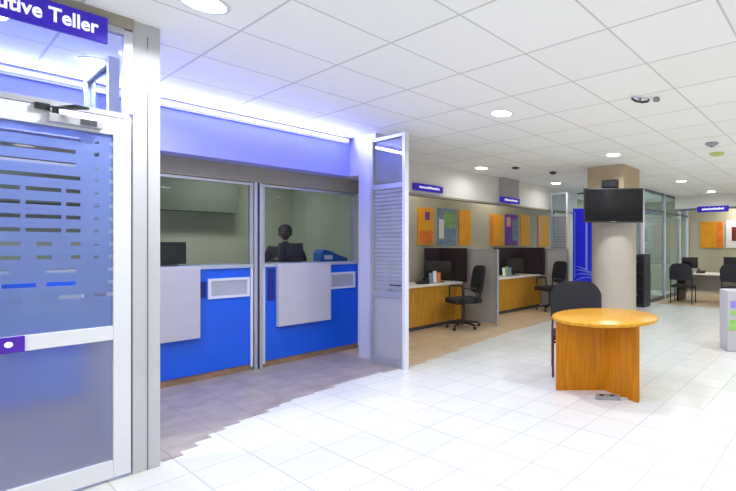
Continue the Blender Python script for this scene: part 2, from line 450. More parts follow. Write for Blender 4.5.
# screens above counters
def teller_screen(label, x0, x1):
    r = thing('teller_screen', label, 'glass screen', ((x0 + x1) / 2, 5.98, 1.28), group='glass screens above the teller counters')
    w = (x1 - x0) / 2
    f = MB()
    f.box(-w, -w + .03, -.03, .03, 0, .98).box(w - .03, w, -.03, .03, 0, .98).box(-w + .03, w - .03, -.03, .03, .95, .98)
    f.build('screen_frame', ALU, r)
    MB().box(-w + .03, w - .03, -.004, .004, .0, .95).build('glass_pane', GLASS, r)
    return r
teller_screen('clear teller glass above the counter right of grey pillar', 1.17, 2.44)
teller_screen('clear teller glass with a person sitting behind it', 2.54, 3.80)
teller_screen('clear teller glass seen through the frosted door', -.20, 1.07)
def post(x, label):
    p = thing('mullion_post', label, 'post', (x, 5.95, 0))
    MB().box(-.045, -.012, -.03, .06, 0, 2.27, .003).build('post_side', ALU, p)
    MB().box(.012, .045, -.03, .06, 0, 2.27, .003).build('post_side', ALU, p)
    MB().box(-.012, .012, .0, .05, 0, 2.27).build('post_gap', DBLUE, p)
post(2.49, 'tall aluminium post between the two open teller windows')
post(1.12, 'tall aluminium post behind the grey pillar by the booth')

# led strip along fascia top
led = thing('led_strip', 'violet glowing light strip along top of the teller fascia', 'light strip', (1.6, 5.66, 2.93))
MB().box(-2.9, 1.9, .005, .04, -.03, .045).build('channel', WALU, led)
MB().box(-2.9, 1.9, -.015, .005, -.012, .03, .004).build('diffuser', LED, led)
MB().box(1.9, 1.905, -.015, .04, -.03, .045).build('end_cap', ALU, led)
def area(name, loc, sx, sy, energy, color, rot, parent=None, spread=PI, shape='RECTANGLE'):
    l = bpy.data.lights.new(name, 'AREA'); l.shape = shape; l.size = sx
    if shape == 'RECTANGLE': l.size_y = sy
    l.energy = energy; l.color = color; l.spread = spread
    o = bpy.data.objects.new(name, l); COL.objects.link(o); o.location = loc; o.rotation_euler = rot
    if parent: o.parent = parent
    return o
area('led_light', (-.5, -.05, -.02), 4.6, .03, 150, (.28, .30, 1), (math.radians(-108), 0, 0), led)
area('led_light', (-.5, -.03, -.02), 4.6, .03, 5, (.18, .26, 1), (math.radians(10), 0, 0), led)

# ------------------------------------------------------------------ slatted glass partitions
def slat_partition(label, x, y0, y1, top, handle=True, tagname='glass_partition'):
    r = thing(tagname, label, 'glass partition', (x, (y0 + y1) / 2, 0))
    w = (y1 - y0) / 2
    MB().box(-.03, .03, -w, -w + .05, 0, top, .003).build('post', WALU, r)
    MB().box(-.03, .03, w - .05, w, 0, top, .003).build('post', ALU, r)
    for z0, z1 in ((.0, .09), (.86, .93), (2.22, 2.28), (top - .04, top)): MB().box(-.022, .022, -w + .05, w - .05, z0, z1).build('rail', ALU, r)
    MB().box(-.004, .004, -w + .05, w - .05, 2.28, top - .04).build('glass_pane', GLASS, r)
    MB().box(-.004, .004, -w + .05, w - .05, .93, 2.22).build('glass_pane', GLASS, r)
    MB().box(-.008, .008, -w + .05, w - .05, .09, .86).build('frosted_panel', FROSTP, r)
    fs = MB(); z = .97
    while z < 2.19:
        fs.box(-.0065, -.0042, -w + .07, w - .07, z, z + .034); z += .05
    fs.build('frosted_stripes', FROSTP, r)
    if handle:
        h = MB().tube([(-.03, -w + .08, 1.02), (-.06, -w + .08, 1.02), (-.06, -w + .24, 1.02)], .01)
        h.build('handle', BPL, r)
    return r
slat_partition('tall aluminium framed glass partition with frosted stripes at end of teller bay', 3.5, 4.43, 5.13, 2.88)
slat_partition('narrow glass partition seen through glass above the door', .90, 4.43, 5.18, 2.88, False)
slat_partition('narrow tall glass partition between second desk and blue banner', 9.2, 5.62, 6.12, 2.80, False)

# ------------------------------------------------------------------ counselling desks
def desk(label, x0, x1, y0=6.3, y1=6.98):
    r = thing('reception_desk', label, 'desk', ((x0 + x1) / 2, (y0 + y1) / 2, 0), group='desks along the left wall')
    w = (x1 - x0) / 2; d = (y1 - y0) / 2
    MB().box(-w, w, -d, d, .76, .80, .006).build('desk_top', DTOP, r)
    MB().box(-w + .03, w - .03, -d + .03, -d + .05, .07, .76).build('front_panel', DESKW, r)
    MB().box(-w + .03, w - .03, -d + .035, -d + .055, .0, .07).build('kick_board', DGREY, r)
    MB().box(-w, -w + .03, -d + .02, d, 0, .76).build('side_panel', DESKW, r)
    MB().box(w - .03, w, -d + .02, d, 0, .76).build('side_panel', DESKW, r)
    return r
desk('light topped wooden desk nearest to the slatted glass partition', 4.15, 6.33)
desk('light topped wooden desk beyond the grey partition, second along the wall', 6.62, 9.02)
def grey_part(label, x, y0, y1, h):
    r = thing('desk_partition', label, 'partition', (x, (y0 + y1) / 2, 0), group=None)
    w = (y1 - y0) / 2
    MB().box(-.02, .02, -w + .025, w - .025, .06, h - .02).build('panel', PGREY, r)
    f = MB(); f.box(-.028, .028, -w, -w + .025, 0, h).box(-.028, .028, w - .025, w, 0, h).box(-.028, .028, -w + .025, w - .025, h - .02, h).box(-.028, .028, -w + .025, w - .025, .04, .06)
    f.build('frame', ALU, r)
grey_part('grey low partition screen between the first and second desk', 6.40, 5.46, 7.07, 1.44)
grey_part('grey low partition screen at far end of second desk', 9.10, 5.55, 7.07, 1.42)
def dark_screen(label, x1, x0, yb, h0=.80, h1=1.46):
    r = thing('privacy_screen', label, 'desk screen', (x1, yb, h0), group='dark privacy screens on the desks')
    MB().box(-.03, .0, -.78, 0, 0, h1 - h0, .004).build('side_wing', DBROWN, r)
    MB().box(x0 - x1, -.03, -.03, 0, 0, h1 - h0, .004).build('back_wing', DBROWN, r)
dark_screen('dark brown privacy screen on the desk nearest to glass partition', 6.32, 5.92, 6.96)
dark_screen('dark brown privacy screen on the second desk along the wall', 9.01, 8.0, 6.96)

def monitor(label, loc, rz, w=.44, h=.27, lift=.1, m=BPL, group=None):
    r = thing('computer_monitor', label, 'monitor', loc, rz, group)
    MB().box(-.11, .11, -.08, .08, 0, .012, .004).build('stand_base', m, r)
    MB().box(-.025, .025, .01, .03, .012, lift + .08).build('stand_neck', m, r)
    MB().box(-w / 2, w / 2, -.015, .012, lift, lift + h, .005).build('monitor_case', m, r)
    MB().box(-w / 2 + .012, w / 2 - .012, -.018, -.015, lift + .012, lift + h - .012).build('screen', SCR, r)
    MB().box(-w / 4, w / 4, .012, .035, lift + .04, lift + h - .05, .008).build('rear_cover', m, r)
    return r
def keyboard(label, loc, rz):
    r = thing('keyboard', label, 'keyboard', loc, rz)
    MB().box(-.21, .21, -.07, .07, 0, .014, .004).build('keyboard_body', BPL, r)
    k = MB()
    for i in range(4):
        for j in range(13): k.box(-.195 + j * .03, -.17 + j * .03, -.058 + i * .03, -.034 + i * .03, .014, .02)
    k.build('keys', DGREY, r)
def phone(label, loc, rz):
    r = thing('desk_phone', label, 'telephone', loc, rz)
    MB().prism([(-.09, 0), (.09, 0), (.09, .07), (-.09, .03)], -.1, .1, M=Matrix(((0, 0, 1, 0), (1, 0, 0, 0), (0, 1, 0, 0), (0, 0, 0, 1)))).build('phone_base', BPL, r)
    MB().tube([(-.06, -.08, .07), (-.06, -.07, .09), (-.06, .0, .1), (-.06, .09, .105), (-.06, .1, .085)], .02, 8, radii=[.024, .018, .014, .018, .024]).build('handset', BPL, r, smooth=True)
monitor('black monitor on the desk nearest to glass partition', (5.98, 6.62, .80), math.radians(-35), .50, .32, .09)
phone('black telephone on the desk nearest to glass partition', (5.50, 6.52, .80), math.radians(160))
monitor('black monitor with glowing screen on the second desk', (8.35, 6.62, .80), math.radians(-25), .5, .32, .09)
def leaflet_stand(label, loc, cols, rz):
    r = thing('leaflet_holder', label, 'leaflets', loc, rz)
    MB().box(-.12, .12, -.03, .03, 0, .012).build('holder_base', SILV, r)
    for i, c in enumerate(cols):
        MB().box(-.11 + i * .075, -.045 + i * .075, -.012, .012, .012, .20 + .03 * (i % 2), M=Matrix.Rotation(-.2, 4, 'X')).build('leaflet', c, r)
leaflet_stand('small stand of blue grey leaflets beside the phone on first desk', (5.72, 6.42, .80), (POST_B, PAPER, POST_O), math.radians(-30))
leaflet_stand('small stand of green and white leaflets on the second desk', (7.95, 6.5, .80), (PAPER, POST_G, POST_B), math.radians(-30))
MB_p = MB().box(-.15, .15, -.1, .1, 0, .01)
p = MB_p.build('paper_stack', PAPER); p.location = (4.95, 6.55, .80); tag(p, 'white papers lying on left end of first desk', 'papers')

# ------------------------------------------------------------------ office chairs
def office_chair(label, loc, rz, group='black office chairs at the desks'):
    r = thing('office_chair', label, 'chair', loc, rz, group)
    st = MB().box(-.25, .25, -.24, .24, .44, .53, .03); st.build('seat', BLK, r, smooth=True)
    bk = MB()
    nx, nz = 8, 8
    grid = {}
    for a in (0, 1):
        for i in range(nx + 1):
            for j in range(nz + 1):
                u = i / nx * 2 - 1; v = j / nz
                ww = .24 * (1 - .14 * (v * 2 - 1) ** 4)
                x = u * ww; z = .60 + v * .48
                z -= .03 * (abs(u) ** 4) * (1 if v > .5 else -1) * abs(2 * v - 1)
                y = .245 + .07 * v - .035 * (1 - u * u) * 0 + .03 * (u * u) * -1 + (.05 if a else 0) * (1 - .5 * abs(u) ** 3)
                grid[a, i, j] = bk.bm.verts.new((x, y, z))
    for a in (0, 1):
        for i in range(nx):
            for j in range(nz): bk.bm.faces.new((grid[a, i, j], grid[a, i + 1, j], grid[a, i + 1, j + 1], grid[a, i, j + 1]))
    for i in range(nx):
        for j in (0, nz): bk.bm.faces.new((grid[0, i, j], grid[0, i + 1, j], grid[1, i + 1, j], grid[1, i, j]))
    for j in range(nz):
        for i in (0, nx): bk.bm.faces.new((grid[0, i, j], grid[0, i, j + 1], grid[1, i, j + 1], grid[1, i, j]))
    bk.build('backrest', BLK, r, smooth=True)
    MB().tube([(0, .15, .45), (0, .30, .47), (0, .31, .7)], .022).build('back_bracket', BPL, r, smooth=True)
    for s in (-1, 1):
        MB().tube([(s * .23, .14, .46), (s * .29, .13, .50), (s * .29, .10, .70), (s * .29, -.10, .72), (s * .29, -.14, .70), (s * .29, -.13, .50), (s * .23, -.12, .46)], .016).build('armrest', BPL, r, smooth=True)
    MB().tube([(0, 0, .10), (0, 0, .44)], .028).build('gas_column', DGREY, r, smooth=True)
    for k in range(5):
        a = 2 * PI * k / 5 + .3
        lg = MB().tube([(0, 0, .11), (.28 * math.cos(a), .28 * math.sin(a), .075)], .02, radii=[.026, .016]).build('base_leg', BPL, r, smooth=True)
        MB().lathe([(0, -.015), (.026, -.015), (.028, 0), (.026, .015), (0, .015)], seg=14, M=Matrix.Translation((.28 * math.cos(a), .28 * math.sin(a), .0285)) @ Matrix.Rotation(a, 4, 'Z') @ Matrix.Rotation(PI / 2, 4, 'X')).build('caster', BPL, lg, smooth=True)
    return r
ch = office_chair('black office chair beside the grey partition at the first desk', (5.86, 5.82, .004), math.radians(-112)); ch.scale = (1.08, 1.08, 1.05)
dup(ch, (8.62, 5.78, .004), math.radians(-110), 'black office chair at the second desk, left of the blue banner')
dup(ch, (13.1, 2.3, .004), math.radians(80), 'black office chair at desk on the far right')

# visitor chair behind the round table
def visitor_chair(name, label, loc, rz, group=None, w=.27):
    r = thing(name, label, 'chair', loc, rz, group)
    MB().box(-w, w, -.24, .24, .42, .48, .02).build('seat', BLK, r, smooth=True)
    bk = MB(); n = 10
    pr = []
    n = 24
    for i in range(n + 1):
        u = i / n * 2 - 1
        pr.append((u * (w + .02), .26 + .04 * (1 - u * u)))
    poly = pr + [(x, y + .04) for x, y in pr[::-1]]
    bk.prism(poly, .62, 1.03)
    for v in bk.bm.verts:
        if v.co.z > 1: v.co.z += .02 - .11 * abs(v.co.x / w) ** 5
        v.co.y += (v.co.z - .62) * .12
    bk.build('backrest', BLK, r)
    for s in (-1, 1):
        MB().tube([(s * w, .26, 0), (s * w, .25, .45), (s * (w - .01), .27, .66)], .014).build('leg', REDW if name == 'waiting_chair' else BPL, r)
        MB().tube([(s * w, -.22, 0), (s * w, -.22, .44)], .014).build('leg', REDW if name == 'waiting_chair' else BPL, r)
    MB().tube([(-w, .0, .44), (w, .0, .44)], .012).tube([(-w, -.22, .40), (w, -.22, .40)], .012).build('seat_frame', BPL, r)
    return r
visitor_chair('waiting_chair', 'black chair with curved back behind the round table', (4.60, 2.68, 0), math.radians(-55.6), None, .30)

# ------------------------------------------------------------------ posters, signs
def poster(label, x0, x1, z0, z1, m, marks=(), plane='Y', c=7.1, group='posters on the left wall', t=.025):
    r = thing('wall_poster', label, 'poster', ((x0 + x1) / 2, c, (z0 + z1) / 2), 0, group)
    w = (x1 - x0) / 2; h = (z1 - z0) / 2
    MB().box(-w, w, -t, 0, -h, h, .004).build('poster_board', m, r)
    for a, b_, c_, d, mm in marks:
        MB().box(-w + a * 2 * w, -w + b_ * 2 * w, -t - .003, -t, -h + c_ * 2 * h, -h + d * 2 * h).build('print_area', mm, r)
    return r
poster('orange poster with small purple mark, nearest to slatted partition', 5.86, 6.26, 1.52, 2.27, ORANGE, [(.45, .75, .68, .9, POST_P), (.1, .9, .05, .4, POST_O)])
poster('grey and green poster between two orange ones near the first desk', 6.38, 6.92, 1.50, 2.30, POST_B, [(.3, .9, .5, .9, POST_G), (.05, .3, .2, .7, POST_W)])
poster('plain orange poster just right of the grey green poster', 6.99, 7.36, 1.52, 2.30, ORANGE)
poster('plain orange poster left of the purple poster above second desk', 8.02, 8.50, 1.50, 2.27, ORANGE, [(.05, .2, .05, .95, POST_O)])
poster('purple and blue poster above the second desk', 8.58, 9.08, 1.52, 2.30, POST_P, [(.55, .95, .15, .85, POST_B), (.1, .4, .6, .9, PINK)])
poster('plain orange poster just right of the purple poster', 9.20, 9.62, 1.50, 2.33, ORANGE)
poster('orange poster half hidden near the narrow glass partition', 10.0, 10.5, 1.48, 2.35, ORANGE, [(.0, .15, .1, .9, PINK)])
poster('slim orange poster farthest along the left wall', 11.0, 11.45, 1.46, 2.37, POST_O, [(.0, .4, .0, 1, POST_G)])
def poster_far(label, y0, y1, z0, z1, m, marks=()):
    r = thing('wall_poster', label, 'poster', (X1, (y0 + y1) / 2, (z0 + z1) / 2), -PI / 2, 'posters on the far wall')
    w = (y1 - y0) / 2; h = (z1 - z0) / 2
    MB().box(-w, w, -.025, 0, -h, h, .004).build('poster_board', m, r)
    for a, b_, c_, d, mm in marks:
        MB().box(-w + a * 2 * w, -w + b_ * 2 * w, -.028, -.025, -h + c_ * 2 * h, -h + d * 2 * h).build('print_area', mm, r)
poster_far('orange poster on far wall above the right desk', 3.26, 3.96, 1.44, 2.27, ORANGE, [(.72, .98, .03, .97, POST_O)])
poster_far('white poster with red brown figure at the right edge', 2.5, 3.18, 1.44, 2.3, POST_W, [(.25, .45, .25, .75, REDW), (.5, .8, .1, .5, PINK)])

def purple_sign(label, loc, rz, w, h, lit=False):
    r = thing('hanging_sign', label, 'sign', loc, rz, None)
    MB().box(-w / 2, w / 2, -.06, 0, 0, h, .012).build('sign_board', PURP, r)
    # unreadable lettering: a row of small strokes
    k = MB(); x = -w * .34
    while x < w * .34:
        d = random.choice((.02, .03, .035)); k.box(x, x + d * .7, -.063, -.06, h * .36, h * (.62 if random.random() < .6 else .7)); x += d
    k.build('lettering', WTXT, r)
    return r
purple_sign('purple sign on white bulkhead above first desk', (5.38, 6.25, 2.47), 0, .66, .125)
purple_sign('purple sign on the grey drop panel above second desk', (7.58, 6.15, 2.43), 0, .64, .125)
purple_sign('purple lit sign on bulkhead above the far right desk', (13.2, 3.23, 2.47), -PI / 2, .86, .17)

# blue banner
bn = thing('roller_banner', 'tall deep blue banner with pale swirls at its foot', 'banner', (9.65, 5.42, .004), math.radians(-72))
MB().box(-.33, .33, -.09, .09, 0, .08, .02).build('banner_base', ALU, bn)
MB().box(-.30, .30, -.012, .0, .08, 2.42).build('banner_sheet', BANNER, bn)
MB().box(-.31, .31, -.02, .01, 2.42, 2.45).build('top_rail', ALU, bn)
MB().tube([(0, .03, .05), (0, .03, 2.43)], .012).build('support_pole', ALU, bn)
for k in range(4):
    pts = [(-.28 + .56 * i / 12, -.014, .62 + k * .09 + .10 * math.sin(i / 12 * 2.6 + k * .5)) for i in range(13)]
    MB().tube(pts, .008, 6, radii=[.003 + .010 * math.sin(PI * i / 12) for i in range(13)]).build('swirl', BANW, bn)
MB().box(.02, .07, -.0145, -.012, .9, 2.3).box(-.26, -.24, -.0145, -.012, .7, 2.35).build('pale_stripe', BANW, bn)
# ------------------------------------------------------------------ column with television
th = math.radians(34.432)
colx, coly = 7.77, 3.73
cb = MB()
cb.lathe([(.42, 0), (.42, 2.5)], colx, coly, 48)
struct('wall_column', cb, COLM, smooth=True)
struct('wall_column_head', MB().box(7.40, 8.14, 3.36, 4.10, 2.5, H, .01), mat('beige_capital_paint', (190, 172, 138), .6, noise=.05, nscale=5))
fw = Vector((math.cos(th), math.sin(th), 0)); rt = Vector((math.sin(th), -math.cos(th), 0))
tvc = fw * 7.93 + rt * ((613.5 - 545) / 444.9 * 7.93)
tv = thing('television', 'black wide television mounted high on the round column', 'television', (tvc.x, tvc.y, 1.92), th - PI / 2)
MB().box(-.53, .53, 0, .05, 0, .61, .008).build('tv_case', BPL, tv)
MB().box(-.505, .505, -.004, 0, .03, .585).build('tv_screen', SCR, tv)
MB().box(-.05, .05, -.006, -.001, .01, .02).build('tv_badge', SILV, tv)
MB().box(-.2, .2, .05, .09, .15, .45).box(-.03, .03, .09, .20, .25, .35).build('wall_bracket', DGREY, tv)
sp_ = thing('speaker_box', 'small dark box fixed on column head above the television', 'speaker', (7.398, 3.60, 2.56), -PI / 2)
MB().box(-.15, .15, -.10, 0, 0, .14, .01).build('speaker_case', BPL, sp_)
MB().box(-.13, .13, -.104, -.10, .02, .12).build('speaker_grille', DGREY, sp_)

# ------------------------------------------------------------------ round table
tb = thing('round_table', 'round golden wooden table standing alone on white tiles', 'table', (4.29, 2.17, 0))
MB().lathe([(0, .722), (.55, .722), (.558, .728), (.56, .742), (.558, .754), (.55, .758), (0, .758)], seg=72).build('table_top', OAK2, tb, smooth=True)
def slab(mb, a, b_, t, z0, z1):
    a = Vector((*a, 0)); b_ = Vector((*b_, 0)); d = (b_ - a).normalized(); n = Vector((-d.y, d.x, 0)) * t / 2
    return mb.prism([(p.x, p.y) for p in (a - n, b_ - n, b_ + n, a + n)], z0, z1)
vtx = (-.11, -.06)
slab(MB(), vtx, (-.40, .36), .028, 0, .722).build('leg_panel', OAK, tb)
slab(MB(), vtx, (-.27, -.50), .028, 0, .722).build('leg_panel', OAK, tb)
slab(MB(), vtx, (.36, -.19), .028, 0, .722).build('leg_panel', OAK, tb)
# socket box and lead on the floor
ps = thing('socket_strip', 'small silver socket box on tiles under the round table', 'power socket', (3.95, 1.96, 0), math.radians(-62))
MB().box(-.12, .12, -.045, .045, 0, .035, .006).build('socket_body', SILV, ps)
for k in (-.06, .04): MB().box(k - .022, k + .022, -.022, .022, .035, .038).build('socket_outlet', BPL, ps)
MB().tube([(.12, 0, .012), (.2, .02, .008), (.27, -.06, .008), (.33, .0, .008)], .007, 8).build('lead', WALU, ps, smooth=True)

# ------------------------------------------------------------------ glazed office
of = thing('glazed_screen', 'full height glass office screen with pale posts right of column', 'glass partition', (12.6, 4.37, 0))
def ox(mb): return mb.xf(Matrix.Translation((-12.6, -4.37, 0)))
posts = [10.78, 12.37, 13.72, 14.55]
for i, x in enumerate(posts):
    ox(MB().box(x - .04, x + .04, 4.33, 4.41, 0, H, .004)).build('post', WALU, of)
for a, c in zip(posts, posts[1:]):
    for z0, z1 in ((H - .06, H), (2.42, 2.48), (0, .1)): ox(MB().box(a + .04, c - .04, 4.34, 4.40, z0, z1)).build('rail', DALU, of)
    ox(MB().box(a + .04, c - .04, 4.366, 4.374, .1, 2.42)).build('glass_pane', BGLASS, of)
    ox(MB().box(a + .04, c - .04, 4.366, 4.374, 2.48, H - .06)).build('glass_pane', BGLASS, of)
# side of the office towards the column, then its interior blinds
os_ = thing('glazed_screen', 'glass side screen of office running back to the left wall', 'glass partition', (10.78, 5.7, 0))
for y in (4.45, 5.8, 7.05):
    MB().box(-.03, .03, y - 5.7 - .03, y - 5.7 + .03, 0, H).build('post', ALU, os_)
MB().box(-.004, .004, -1.22, 1.32, .1, 2.94).build('glass_pane', BGLASS, os_)
for z0, z1 in ((0, .1), (2.94, H)): MB().box(-.02, .02, -1.22, 1.32, z0, z1).build('rail', DALU, os_)
bl = thing('venetian_blind', 'grey slatted blind hanging inside the glass office', 'blind', (12.6, 4.6, 0))
sl = MB(); z = 1.0
while z < 2.4:
    sl.box(-1.7, 1.0, -.002, .002, -.016, .016, M=Matrix.Translation((0, 0, z)) @ Matrix.Rotation(.7, 4, 'X')); z += .055
sl.build('slats', BLIND, bl)
MB().box(-1.7, 1.0, -.025, .025, 2.4, 2.44).build('head_rail', ALU, bl)
MB().tube([(-1.2, 0, 1.0), (-1.2, 0, 2.4)], .004).tube([(.6, 0, 1.0), (.6, 0, 2.4)], .004).build('cords', WALU, bl)
# furniture in the office, seen through the glass
def plain_desk(name, label, loc, rz, w, d, topm, legm, panel=False):
    r = thing(name, label, 'desk', loc, rz)
    MB().box(-w, w, -d, d, .73, .77, .005).build('desk_top', topm, r)
    for sx in (-1, 1):
        MB().box(sx * (w - .03) - .03, sx * (w - .03) + .03, -d + .02, d - .02, 0, .73).build('side_panel', legm, r)
    MB().box(-w + .06, w - .06, d - .05, d - .03, .25, .73).build('modesty_panel', PGREY, r)
    return r
plain_desk('office_desk', 'pale desk inside the glass office behind the screen', (12.2, 5.3, 0), 0, .7, .35, DTOP, PGREY)
plain_desk('office_desk', 'long pale topped desk with black legs at far right', (12.35, 2.9, .004), -PI / 2, 1.0, .34, DTOP, BPL)
monitor('black monitor on left end of the far right desk', (12.3, 3.62, .774), math.radians(-75), .42, .30, .12)
phone('black telephone beside the monitor on far right desk', (12.2, 3.30, .774), math.radians(-90))
monitor('wide black monitor at the right end of far desk', (12.25, 2.42, .774), math.radians(90), .62, .34, .10)
vc = visitor_chair('visitor_chair', 'black visitor chair at left end of the far right desk', (11.72, 3.62, .004), math.radians(95), 'visitor chairs at the far desk')
dup(vc, (11.72, 2.3, .004), math.radians(80), 'black visitor chair before the right half of far desk')
dup(vc, (9.95, 4.6, 0), math.radians(60), 'dark chair behind the round column beside the glass office')
rk = thing('cash_cabinet', 'dark cabinet with drawers just right of the round column', 'cabinet', (10.30, 4.33, 0), -PI / 2)
MB().box(-.2, .2, 0, .4, 0, 1.30, .006).build('cabinet_body', DGREY, rk)
for k in range(3):
    d_ = MB().box(-.18, .18, -.02, 0, .08 + k * .4, .44 + k * .4, .003).build('drawer', BPL, rk)
    MB().box(-.06, .06, -.035, -.02, .30 + k * .4, .32 + k * .4).build('handle', CHROME, d_)

# leaflet stand at right edge
ls = thing('leaflet_stand', 'white stand with colourful prints cut by the right edge', 'display stand', (6.93, 1.32, 0), math.radians(-56))
MB().box(-.24, .24, -.15, .15, 0, .87, .02).build('stand_body', WPAN, ls)
for x0, x1, z0, z1, m_ in ((-.2, .2, .62, .72, LAV), (-.22, -.08, .3, .45, LGRN), (-.05, .2, .32, .55, PINK), (-.02, .2, .08, .28, PINK), (-.2, .05, .52, .58, LGRN)):
    MB().box(x0, x1, -.153, -.15, z0, z1).build('print_area', m_, ls)

# ------------------------------------------------------------------ teller items
monitor('black monitor on the counter right of grey pillar', (1.68, 6.28, 1.28), PI, .40, .25, .015)
monitor('black monitor in front of the person behind glass', (3.08, 6.36, 1.28), math.radians(170), .30, .22, .04)
bp = thing('card_machine', 'blue and white note machine on counter right of the person', 'machine', (3.58, 6.25, 1.28))
MB().prism([(-.19, 0), (.2, 0), (.2, .04), (.06, .09), (-.06, .15), (-.15, .17), (-.19, .12)], -.11, .11, M=Matrix(((1, 0, 0, 0), (0, 0, 1, 0), (0, 1, 0, 0), (0, 0, 0, 1)))).build('machine_body', TEAL, bp)
MB().box(-.15, -.03, -.114, -.11, .03, .09).build('front_label', PAPER, bp)
MB().box(-.17, .17, -.10, .10, -.0, .006).build('machine_base', BPL, bp)

# ------------------------------------------------------------------ person behind the glass
def skin_mesh(verts, edges, radii, root=0, lvl=2):
    me = bpy.data.meshes.new('sk'); me.from_pydata(verts, edges, []); me.update()
    o = bpy.data.objects.new('sk', me); COL.objects.link(o)
    o.modifiers.new('s', 'SKIN'); sv = me.skin_vertices[0].data
    for i, r in enumerate(radii):
        sv[i].radius = r if isinstance(r, tuple) else (r, r); sv[i].use_root = (i == root)
    m2 = o.modifiers.new('ss', 'SUBSURF'); m2.levels = lvl; m2.render_levels = lvl
    bpy.context.view_layer.update()
    out = bpy.data.meshes.new_from_object(o.evaluated_get(bpy.context.evaluated_depsgraph_get()))
    bpy.data.objects.remove(o)
    return out
def remeshed(meshes, vox):
    bm = bmesh.new()
    for m_ in meshes: bm.from_mesh(m_)
    me = bpy.data.meshes.new('rm'); bm.to_mesh(me); bm.free()
    o = bpy.data.objects.new('rm', me); COL.objects.link(o)
    r = o.modifiers.new('r', 'REMESH'); r.mode = 'VOXEL'; r.voxel_size = vox
    s_ = o.modifiers.new('sm', 'SMOOTH'); s_.iterations = 3; s_.factor = .5
    bpy.context.view_layer.update()
    out = bpy.data.meshes.new_from_object(o.evaluated_get(bpy.context.evaluated_depsgraph_get()))
    bpy.data.objects.remove(o)
    return out
def mb_mesh(mb):
    bmesh.ops.recalc_face_normals(mb.bm, faces=mb.bm.faces)
    me = bpy.data.meshes.new('t'); mb.bm.to_mesh(me); mb.bm.free(); return me
def place(me, name, m_, parent):
    me.materials.clear(); me.materials.append(m_); me.name = name
    for p_ in me.polygons: p_.use_smooth = True; p_.material_index = 0
    o = bpy.data.objects.new(name, me); COL.objects.link(o); o.parent = parent; return o
pr = thing('person', 'person in dark clothes standing behind the teller glass, looking down', 'person', (3.24, 6.86, 0), math.radians(-22))
# local: facing -y, +x is the person's left
V = [(0, 0, .97), (0, .0, 1.12), (0, .01, 1.28), (0, .015, 1.42), (0, .0, 1.51), (0, -.015, 1.58)]
Ed = [(0, 1), (1, 2), (2, 3), (3, 4), (4, 5)]
Rd = [(.165, .115), (.145, .1), (.165, .11), (.15, .09), (.06, .055), (.055, .055)]
def chain(start, pts, rads):
    prev = start
    for p_, r_ in zip(pts, rads):
        V.append(p_); Rd.append(r_); Ed.append((prev, len(V) - 1)); prev = len(V) - 1
    return prev
for s_ in (-1, 1):
    chain(3, [(s_ * .17, .02, 1.44), (s_ * .215, .0, 1.34), (s_ * .235, -.03, 1.17), (s_ * .19, -.16, 1.24), (s_ * .13, -.29, 1.325), (s_ * .115, -.34, 1.325)], [.062, .052, .044, .038, .027, .026])
    chain(0, [(s_ * .095, 0, .88), (s_ * .10, .0, .68), (s_ * .10, -.005, .48), (s_ * .10, .015, .28), (s_ * .10, .02, .09), (s_ * .105, -.05, .045), (s_ * .11, -.14, .035)], [.09, .078, .058, .052, .038, .036, .03])
body = skin_mesh(V, Ed, Rd)
hd = MB()
hd.ell((0, -.02, 1.70), (.075, .092, .108), 28, 20)
hd.ell((0, -.055, 1.635), (.052, .052, .05), 20, 14)
hd.ell((0, -.117, 1.672), (.013, .018, .018), 12, 8)
hd.ell((0, -.104, 1.69), (.009, .016, .03), 12, 8)
hd.ell((0, -.103, 1.632), (.026, .013, .008), 12, 8)
for s_ in (-1, 1):
    hd.ell((s_ * .077, -.01, 1.675), (.012, .02, .032), 10, 8)
    hd.ell((s_ * .031, -.098, 1.705), (.017, .012, .006), 10, 8)
fg = MB()
for s_ in (-1, 1):
    bx_, by_, bz_ = s_ * .115, -.36, 1.315
    fg.ell((bx_, by_, bz_), (.04, .045, .016), 16, 10)
    for k, (off, ln) in enumerate(((-.03, .062), (-.01, .072), (.01, .068), (.03, .052))):
        x = bx_ + s_ * off
        fg.tube([(x, by_ - .03, bz_), (x, by_ - .03 - ln * .45, bz_ + .008), (x, by_ - .03 - ln * .8, bz_ - .001), (x, by_ - .03 - ln, bz_ - .014)], .009, 8, radii=[.0095, .009, .008, .006])
    fg.tube([(bx_ - s_ * .03, by_ + .01, bz_), (bx_ - s_ * .055, by_ - .015, bz_ - .002), (bx_ - s_ * .06, by_ - .045, bz_ - .01)], .01, 8, radii=[.012, .0105, .008])
place(remeshed([body, mb_mesh(hd), mb_mesh(fg)], .0075), 'body', SKIN, pr)
# eyes
for s_ in (-1, 1):
    e = MB().ell((s_ * .030, -.1035, 1.694), (.011, .007, .006), 12, 8).build('eye', PAPER, pr, smooth=True)
    MB().ell((s_ * .030, -.109, 1.692), (.004, .003, .0045), 8, 6).build('iris', HAIR, e)
hm = MB(); hm.ell((0, .0, 1.722), (.090, .100, .10), 28, 18)
for v in hm.bm.verts:
    if v.co.y < -.04 and v.co.z < 1.75: v.co.y = -.04 + (v.co.y + .04) * .2
    if v.co.z < 1.66: v.co.z = 1.66 + (v.co.z - 1.66) * .2
    n = math.sin(v.co.x * 140) * math.sin(v.co.z * 120) * .002
    v.co += Vector((n, n, n))
hm.build('hair', HAIR, pr, smooth=True)
V = [(0, 0, .95), (0, .0, 1.12), (0, .01, 1.28), (0, .015, 1.42), (0, .0, 1.475)]
Ed = [(0, 1), (1, 2), (2, 3), (3, 4)]
Rd = [(.185, .14), (.165, .12), (.185, .13), (.165, .105), (.08, .075)]
